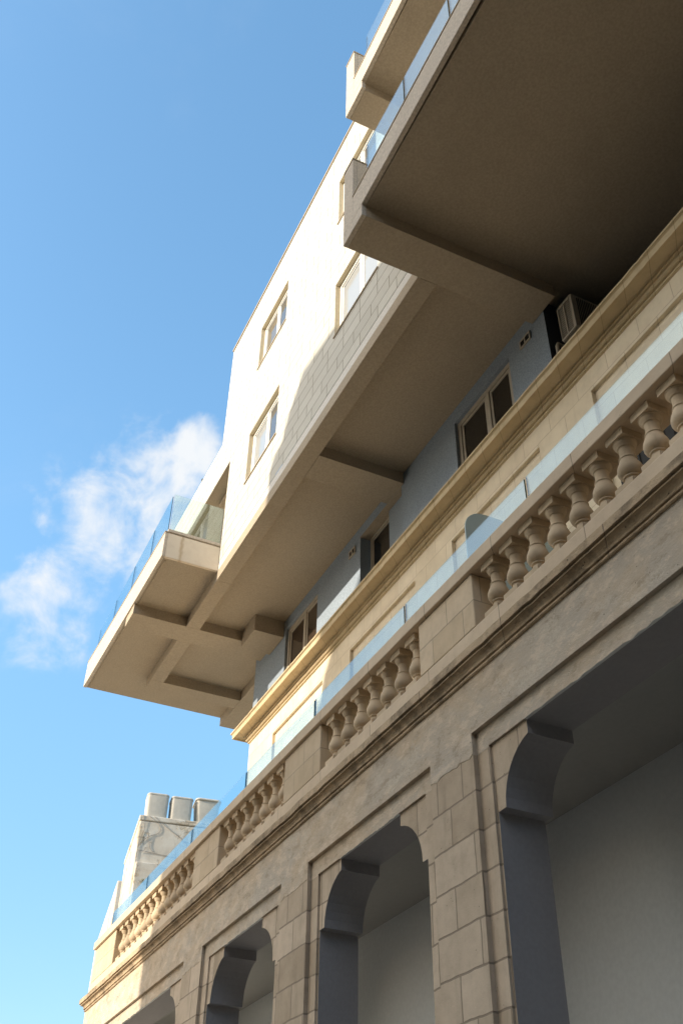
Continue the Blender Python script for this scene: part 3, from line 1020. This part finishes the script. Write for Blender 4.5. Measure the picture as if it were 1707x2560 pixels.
def balcony_near(zs, zb_beam, zt, ztop, gtop, low):
    """upstand pier at the end, long fascia, glass above"""
    q = MB()
    x0, x1, x2 = -1.705, -1.640, XR
    dy = 0.0205
    ye = 0.785 - dy * (x2 - x1) / 0.66 * 0.35
    q.box(x0, -1.575, 0.785, 0.8003, zb_beam, zs)
    q.box(x0, x1, 0.785, 0.8003, zs, ztop)
    q.hexa([(x1, 0.785, zs), (x2, ye, zs), (x2, ye + .0155, zs), (x1, 0.8005, zs)],
           [(x1, 0.785, zt), (x2, ye, zt), (x2, ye + .0155, zt), (x1, 0.8005, zt)])
    o = q.build('balcony', M['fascia'], apt, bevel=0.006)
    q = MB()
    q.box(x0 + .0005, x1, 0.8005, YW - .0005, ZS if low else zb_beam, ztop)
    q.build('end_upstand', M['fascia'], o, bevel=0.006)
    q = MB()
    q.hexa([(x1, 0.7825, zt), (x2, ye - .0025, zt), (x2, ye + .022, zt), (x1, 0.807, zt)],
           [(x1, 0.7825, zt + .006), (x2, ye - .0025, zt + .006), (x2, ye + .022, zt + .006), (x1, 0.807, zt + .006)])
    q.build('coping', M['soffit'], o, bevel=0.003)
    q = MB()
    q.box(x0 - .002, x1 + .002, 0.7825, YW - .001, ztop + .0002, ztop + .007)
    q.build('upstand_cap', M['soffit'], o, bevel=0.003)
    if not low:
        s = MB()
        s.box(-1.64, XR, 0.8007, YW - .001, zs + .004, zs + .08)
        s.build('slab', M['soffit'], o)
        s = MB()
        s.box(x0 + .0008, -1.581, 0.8007, YW - .001, zb_beam - .0004, zs + .0038)
        s.build('beam', M['soffit'], o, bevel=0.006)
    js = [-1.56, -1.308, -1.040, -0.77, -0.5, -0.23, 0.04, 0.31, 0.58, 0.85]
    for a, e in zip(js[:-1], js[1:]):
        glass_box(a + .004, e - .004, 0.7945, 0.7975, zt + .0065, gtop, o)
    return o


balcony_near(ZS, ZB0, 2.795, 3.018, 2.985, True)
balcony_near(3.432, 3.387, 3.553, 3.762, 3.735, False)
b = MB()
b.box(-1.568, XR, 0.8003, 0.806, ZS - .004, ZS)
b.build('drip_edge', M['soffit'], apt)
b = MB()
b.hexa([(-4.87, 0.7925, ZS - .0035), (-3.60, 0.8065, ZS - .0035), (-3.60, 0.8125, ZS - .0035), (-4.87, 0.7985, ZS - .0035)],
       [(-4.87, 0.7925, ZS), (-3.60, 0.8065, ZS), (-3.60, 0.8125, ZS), (-4.87, 0.7985, ZS)])
b.build('drip_edge', M['soffit'], apt)

# ------------------------------------------------------------------ air-conditioning unit on the cornice terrace
ac = thing('air_conditioner', 'cream outdoor air conditioner with a slatted end grille behind the upper cornice', 'air conditioner', (-1.56, 1.6, 2.2625))
ax0, ax1, ay0, ay1, az0, az1 = -1.596, -1.520, 1.500, 1.72, 2.424, 2.577
q = MB()
q.box(ax0, ax1, ay0 + .006, ay1, az0, az1)
q.box(ax1 - .012, ax1, ay0, ay0 + .006, az0, az1)
q.box(ax0, ax0 + .004, ay0, ay0 + .006, az0, az1)
q.box(ax0 + .004, ax1 - .012, ay0, ay0 + .006, az1 - .006, az1)
q.box(ax0 + .004, ax1 - .012, ay0, ay0 + .006, az0, az0 + .008)
case = q.build('casing', M['metal'], ac, bevel=0.008)
q = MB()
q.box(ax0 + .0042, ax1 - .0122, ay0 + .0045, ay0 + .0058, az0 + .0082, az1 - .0062)
q.build('grille_back', M['dark'], case)
q = MB()
nsl = 19
for k in range(nsl):
    zz = az0 + .009 + k * (az1 - az0 - .016) / nsl
    q.box(ax0 + .0042, ax1 - .0122, ay0 + .0030, ay0 + .0040, zz, zz + .0026)
q.box((ax0 + ax1) / 2 - .006, (ax0 + ax1) / 2 - .002, ay0 - .0004, ay0 + .0042, az0 + .0082, az1 - .0062)
q.build('grille', M['metal'], case)
q = MB()
for k in range(26):
    yy = ay0 + .02 + k * .0073
    q.box(ax1 + .0002, ax1 + .002, yy, yy + .0022, az0 + .012, az1 - .012)
q.build('coil_fins', M['dark'], case)
for yy in (ay0 + .02, ay1 - .03):
    q = MB()
    q.box(ax0 + .004, ax1 - .004, yy, yy + .012, 2.2628, az0 - .0002)
    q.build('stand', M['dark'], ac)
pp = thing('drain_pipe', 'short cream pipe standing beside the air conditioner against the blue wall', 'pipe', (-1.622, 1.50, 2.2625))
q = MB()
q.tube([(-1.622, 1.50, 2.2628), (-1.622, 1.50, 2.43), (-1.624, 1.506, 2.445), (-1.63, 1.53, 2.45)], 0.006, 10)
q.build('pipe', M['metal'], pp)

# ------------------------------------------------------------------ neighbouring old house beyond the terrace end
nb = thing('neighbour_house', 'old pale rendered house with a plain side wall and three water tanks on its roof', 'building', (-7.4, 2.2, ZG))
ux, uy = Vector((-0.9866, 0.163)), Vector((0.163, 0.9866))
O = Vector((-7.0, 1.687))


def nbp(a, c, z):
    p = O + ux * a + uy * c
    return (p.x, p.y, z)


def nbox(mb, a0, a1, c0, c1, z0, z1, mi=0):
    mb.hexa([nbp(a1, c0, z0), nbp(a0, c0, z0), nbp(a0, c1, z0), nbp(a1, c1, z0)],
            [nbp(a1, c0, z1), nbp(a0, c0, z1), nbp(a0, c1, z1), nbp(a1, c1, z1)], mi)


q = MB()
nbox(q, 0.0, 0.956, 0.0, 1.6, ZG, 2.875)
q.build('house_wall', M['old'], nb, bevel=0.04)
q = MB()
nbox(q, -0.006, 0.960, -0.006, 1.6, 2.8755, 2.915)
q.build('parapet', M['old'], nb, bevel=0.03)
q = MB()
nbox(q, -0.06, -0.001, 0.01, 1.6, ZG, 2.555)
q.build('lower_annex', M['old'], nb, bevel=0.03)
q = MB()
nbox(q, 1.36, 3.25, -0.01, 1.4, ZG, 2.89)
q.build('street_wing', M['old'], nb, bevel=0.04)
q = MB()
for k in range(1):
    nbox(q, 0.0, 0.955, -0.012, 0.0, 2.2 - k * .3, 2.22 - k * .3)
q.build('string_course', M['old'], nb)

tank_labels = ['pale square water tank, leftmost of the three on the neighbouring roof',
               'pale square water tank standing between two other tanks on the neighbouring roof',
               'white water tank with a wide rounded lid, rightmost on the neighbouring roof']


def rounded(cx, cy, hw, hd, r, n=5):
    pts = []
    for qx, qy, a0 in ((1, 1, 0), (-1, 1, 90), (-1, -1, 180), (1, -1, 270)):
        for i in range(n + 1):
            a = math.radians(a0 + 90 * i / n)
            pts.append((cx + qx * (hw - r) + r * math.cos(a), cy + qy * (hd - r) + r * math.sin(a)))
    return pts


def tank(c0, c1, z0, z1, label, lid, taper):
    cc = (c0 + c1) / 2
    hw = (c1 - c0) / 2
    base = nbp(0.03 + hw, cc, z0)
    t = thing('water_tank', label, 'water tank', base, 'water tanks on the neighbouring roof')
    body = MB()
    rings = []
    for zz, sc_ in ((z0, 1 - taper * 1.2), (z0 + .012, 1 - taper), (z0 + (z1 - z0) * .5, 1 - taper * .5), (z1 - .02, 1.0), (z1 - .012, 1.0)):
        rings.append([nbp(0.03 + hw + x, cc + y, zz) for x, y in rounded(0, 0, hw * sc_, hw * sc_, hw * .28)])
    for A, B in zip(rings[:-1], rings[1:]):
        for i in range(len(A)):
            j = (i + 1) % len(A)
            body.face([A[i], A[j], B[j], B[i]], 0, True)
    body.face(rings[0][::-1])
    body.face(rings[-1])
    body.build('tank_shell', M['tank'], t)
    l = MB()
    rr = []
    for zz, sc_ in ((z1 - .013, lid), (z1 - .003, lid), (z1 + .004, lid * .93), (z1 + .004, 0.02)):
        rr.append([nbp(0.03 + hw + x, cc + y, zz) for x, y in rounded(0, 0, hw * sc_, hw * sc_, hw * .30 * min(1, sc_))])
    for A, B in zip(rr[:-1], rr[1:]):
        for i in range(len(A)):
            j = (i + 1) % len(A)
            l.face([A[i], A[j], B[j], B[i]])
    l.face(rr[0][::-1])
    l.build('tank_lid', M['tank'], t, bevel=0.01)


tank(0.035, 0.195, 2.9155, 3.105, tank_labels[0], 1.03, 0.03)
tank(0.215, 0.375, 2.9155, 3.100, tank_labels[1], 1.04, 0.03)
tank(0.402, 0.580, 2.9155, 3.110, tank_labels[2], 1.10, 0.14)

# cables sagging down the side wall
rng = random.Random(5)


def cable(pts, label, r=0.0016):
    P = [nbp(-0.0085 if zz > 2.87 else -0.004 if i else -0.0085, c, zz) for i, (c, zz) in enumerate(pts)]
    fine = []
    for i in range(len(P) - 1):
        p0 = Vector(P[max(i - 1, 0)]); p1 = Vector(P[i]); p2_ = Vector(P[i + 1]); p3 = Vector(P[min(i + 2, len(P) - 1)])
        for k in range(6):
            t = k / 6
            fine.append(tuple(0.5 * ((2 * p1) + (-p0 + p2_) * t + (2 * p0 - 5 * p1 + 4 * p2_ - p3) * t * t + (-p0 + 3 * p1 - 3 * p2_ + p3) * t ** 3)))
    fine.append(P[-1])
    q = MB()
    q.tube(fine, r, 5)
    tag(q.build('hanging_cable', M['cable']), label, 'cable', 'cables on the neighbouring side wall')


cable([(0.06, 2.912), (0.14, 2.86), (0.15, 2.80), (0.08, 2.76), (0.02, 2.70), (0.008, 2.60), (0.012, 2.56)],
      'thick grey cable looping from the roof edge to the front corner of the old house')
cable([(0.02, 2.912), (0.04, 2.82), (0.015, 2.72), (0.01, 2.60)], 'thin cable running close beside the front corner of the old house')
cable([(0.10, 2.912), (0.22, 2.83), (0.33, 2.76), (0.42, 2.66)], 'thin cable sloping right across the old side wall towards the glass railing')
cable([(0.012, 2.655), (0.12, 2.645), (0.25, 2.632), (0.40, 2.612)], 'nearly level cable stretched low across the old side wall')
cable([(0.07, 2.80), (0.09, 2.70), (0.115, 2.66), (0.13, 2.655)], 'short thin cable hanging in the middle of the old side wall')

# small weed on the annex ledge
wd = thing('roof_weed', 'small green weed growing on the lower ledge of the old house', 'plant', nbp(-0.03, 0.075, 2.4))
q = MB()
for i in range(60):
    a = rng.uniform(0, 6.28)
    rr_ = rng.uniform(0, 0.022)
    h = rng.uniform(0.0, 0.028)
    cx_, cy_, cz_ = -0.066 + rr_ * math.cos(a) * .4, 0.075 + rr_ * math.sin(a), 2.405 + h
    d = Vector((rng.uniform(-1, 1), rng.uniform(-1, 1), rng.uniform(-.2, 1))).normalized() * 0.008
    e = Vector((rng.uniform(-1, 1), rng.uniform(-1, 1), rng.uniform(-.5, .5))).normalized() * 0.003
    p = Vector(nbp(cx_, cy_, cz_))
    q.face([tuple(p), tuple(p + d * .5 + e), tuple(p + d), tuple(p + d * .5 - e)])
q.build('leaves', M['leaf'], wd)

eh = thing('street_end_blocker', 'unseen tall block added at the street end to cut skylight on the near soffit', 'building', (8.0, 0.5, ZG))  # added unseen mass, keeps low skylight off the near soffit
q = MB()
q.box(7.0, 9.0, -3.6, 3.0, ZG, 4.2)
q.build('house_wall', M['opp'], eh)

# ------------------------------------------------------------------ the house across the street, whose roofline shades the arcade
op = thing('street_house', 'plain ochre house standing across the street behind the viewer', 'building', (0.5, -2.6, ZG))
YO = -3.6
K = math.tan(SUN_EL)


def sil(u, v):
    return (u, v - K * YO)


prof_o = [(14.0, ZG), (14.0, sil(0, 3.39)[1]), sil(-1.2, 3.35), sil(-1.95, 3.395), sil(-2.655, 3.492), sil(-2.72, 3.42), sil(-2.79, 3.37),
          sil(-2.85, 3.25), sil(-2.93, 3.235), sil(-2.975, 3.19), sil(-2.985, 2.985), sil(-3.03, 2.936), sil(-3.258, 2.755), sil(-3.335, 2.67), sil(-3.37, 2.60), sil(-3.43, 2.57),
          sil(-3.60, 2.0), sil(-3.65, 1.70), sil(-3.72, 1.52), sil(-3.79, 1.40), sil(-3.785, 1.2), (-3.785, ZG)]
q = MB()
q.poly_y(prof_o[::-1], YO - 1.2, YO)
q.build('house_wall', M['opp'], op)
for k in range(6):
    for j in range(3):
        q = MB()
        x = -2.2 + k * 1.1
        q.box(x, x + .35, YO + .0005, YO + .012, 0.4 + j * 1.1, 0.95 + j * 1.1)
        q.build('window', M['pane_dark'], op)
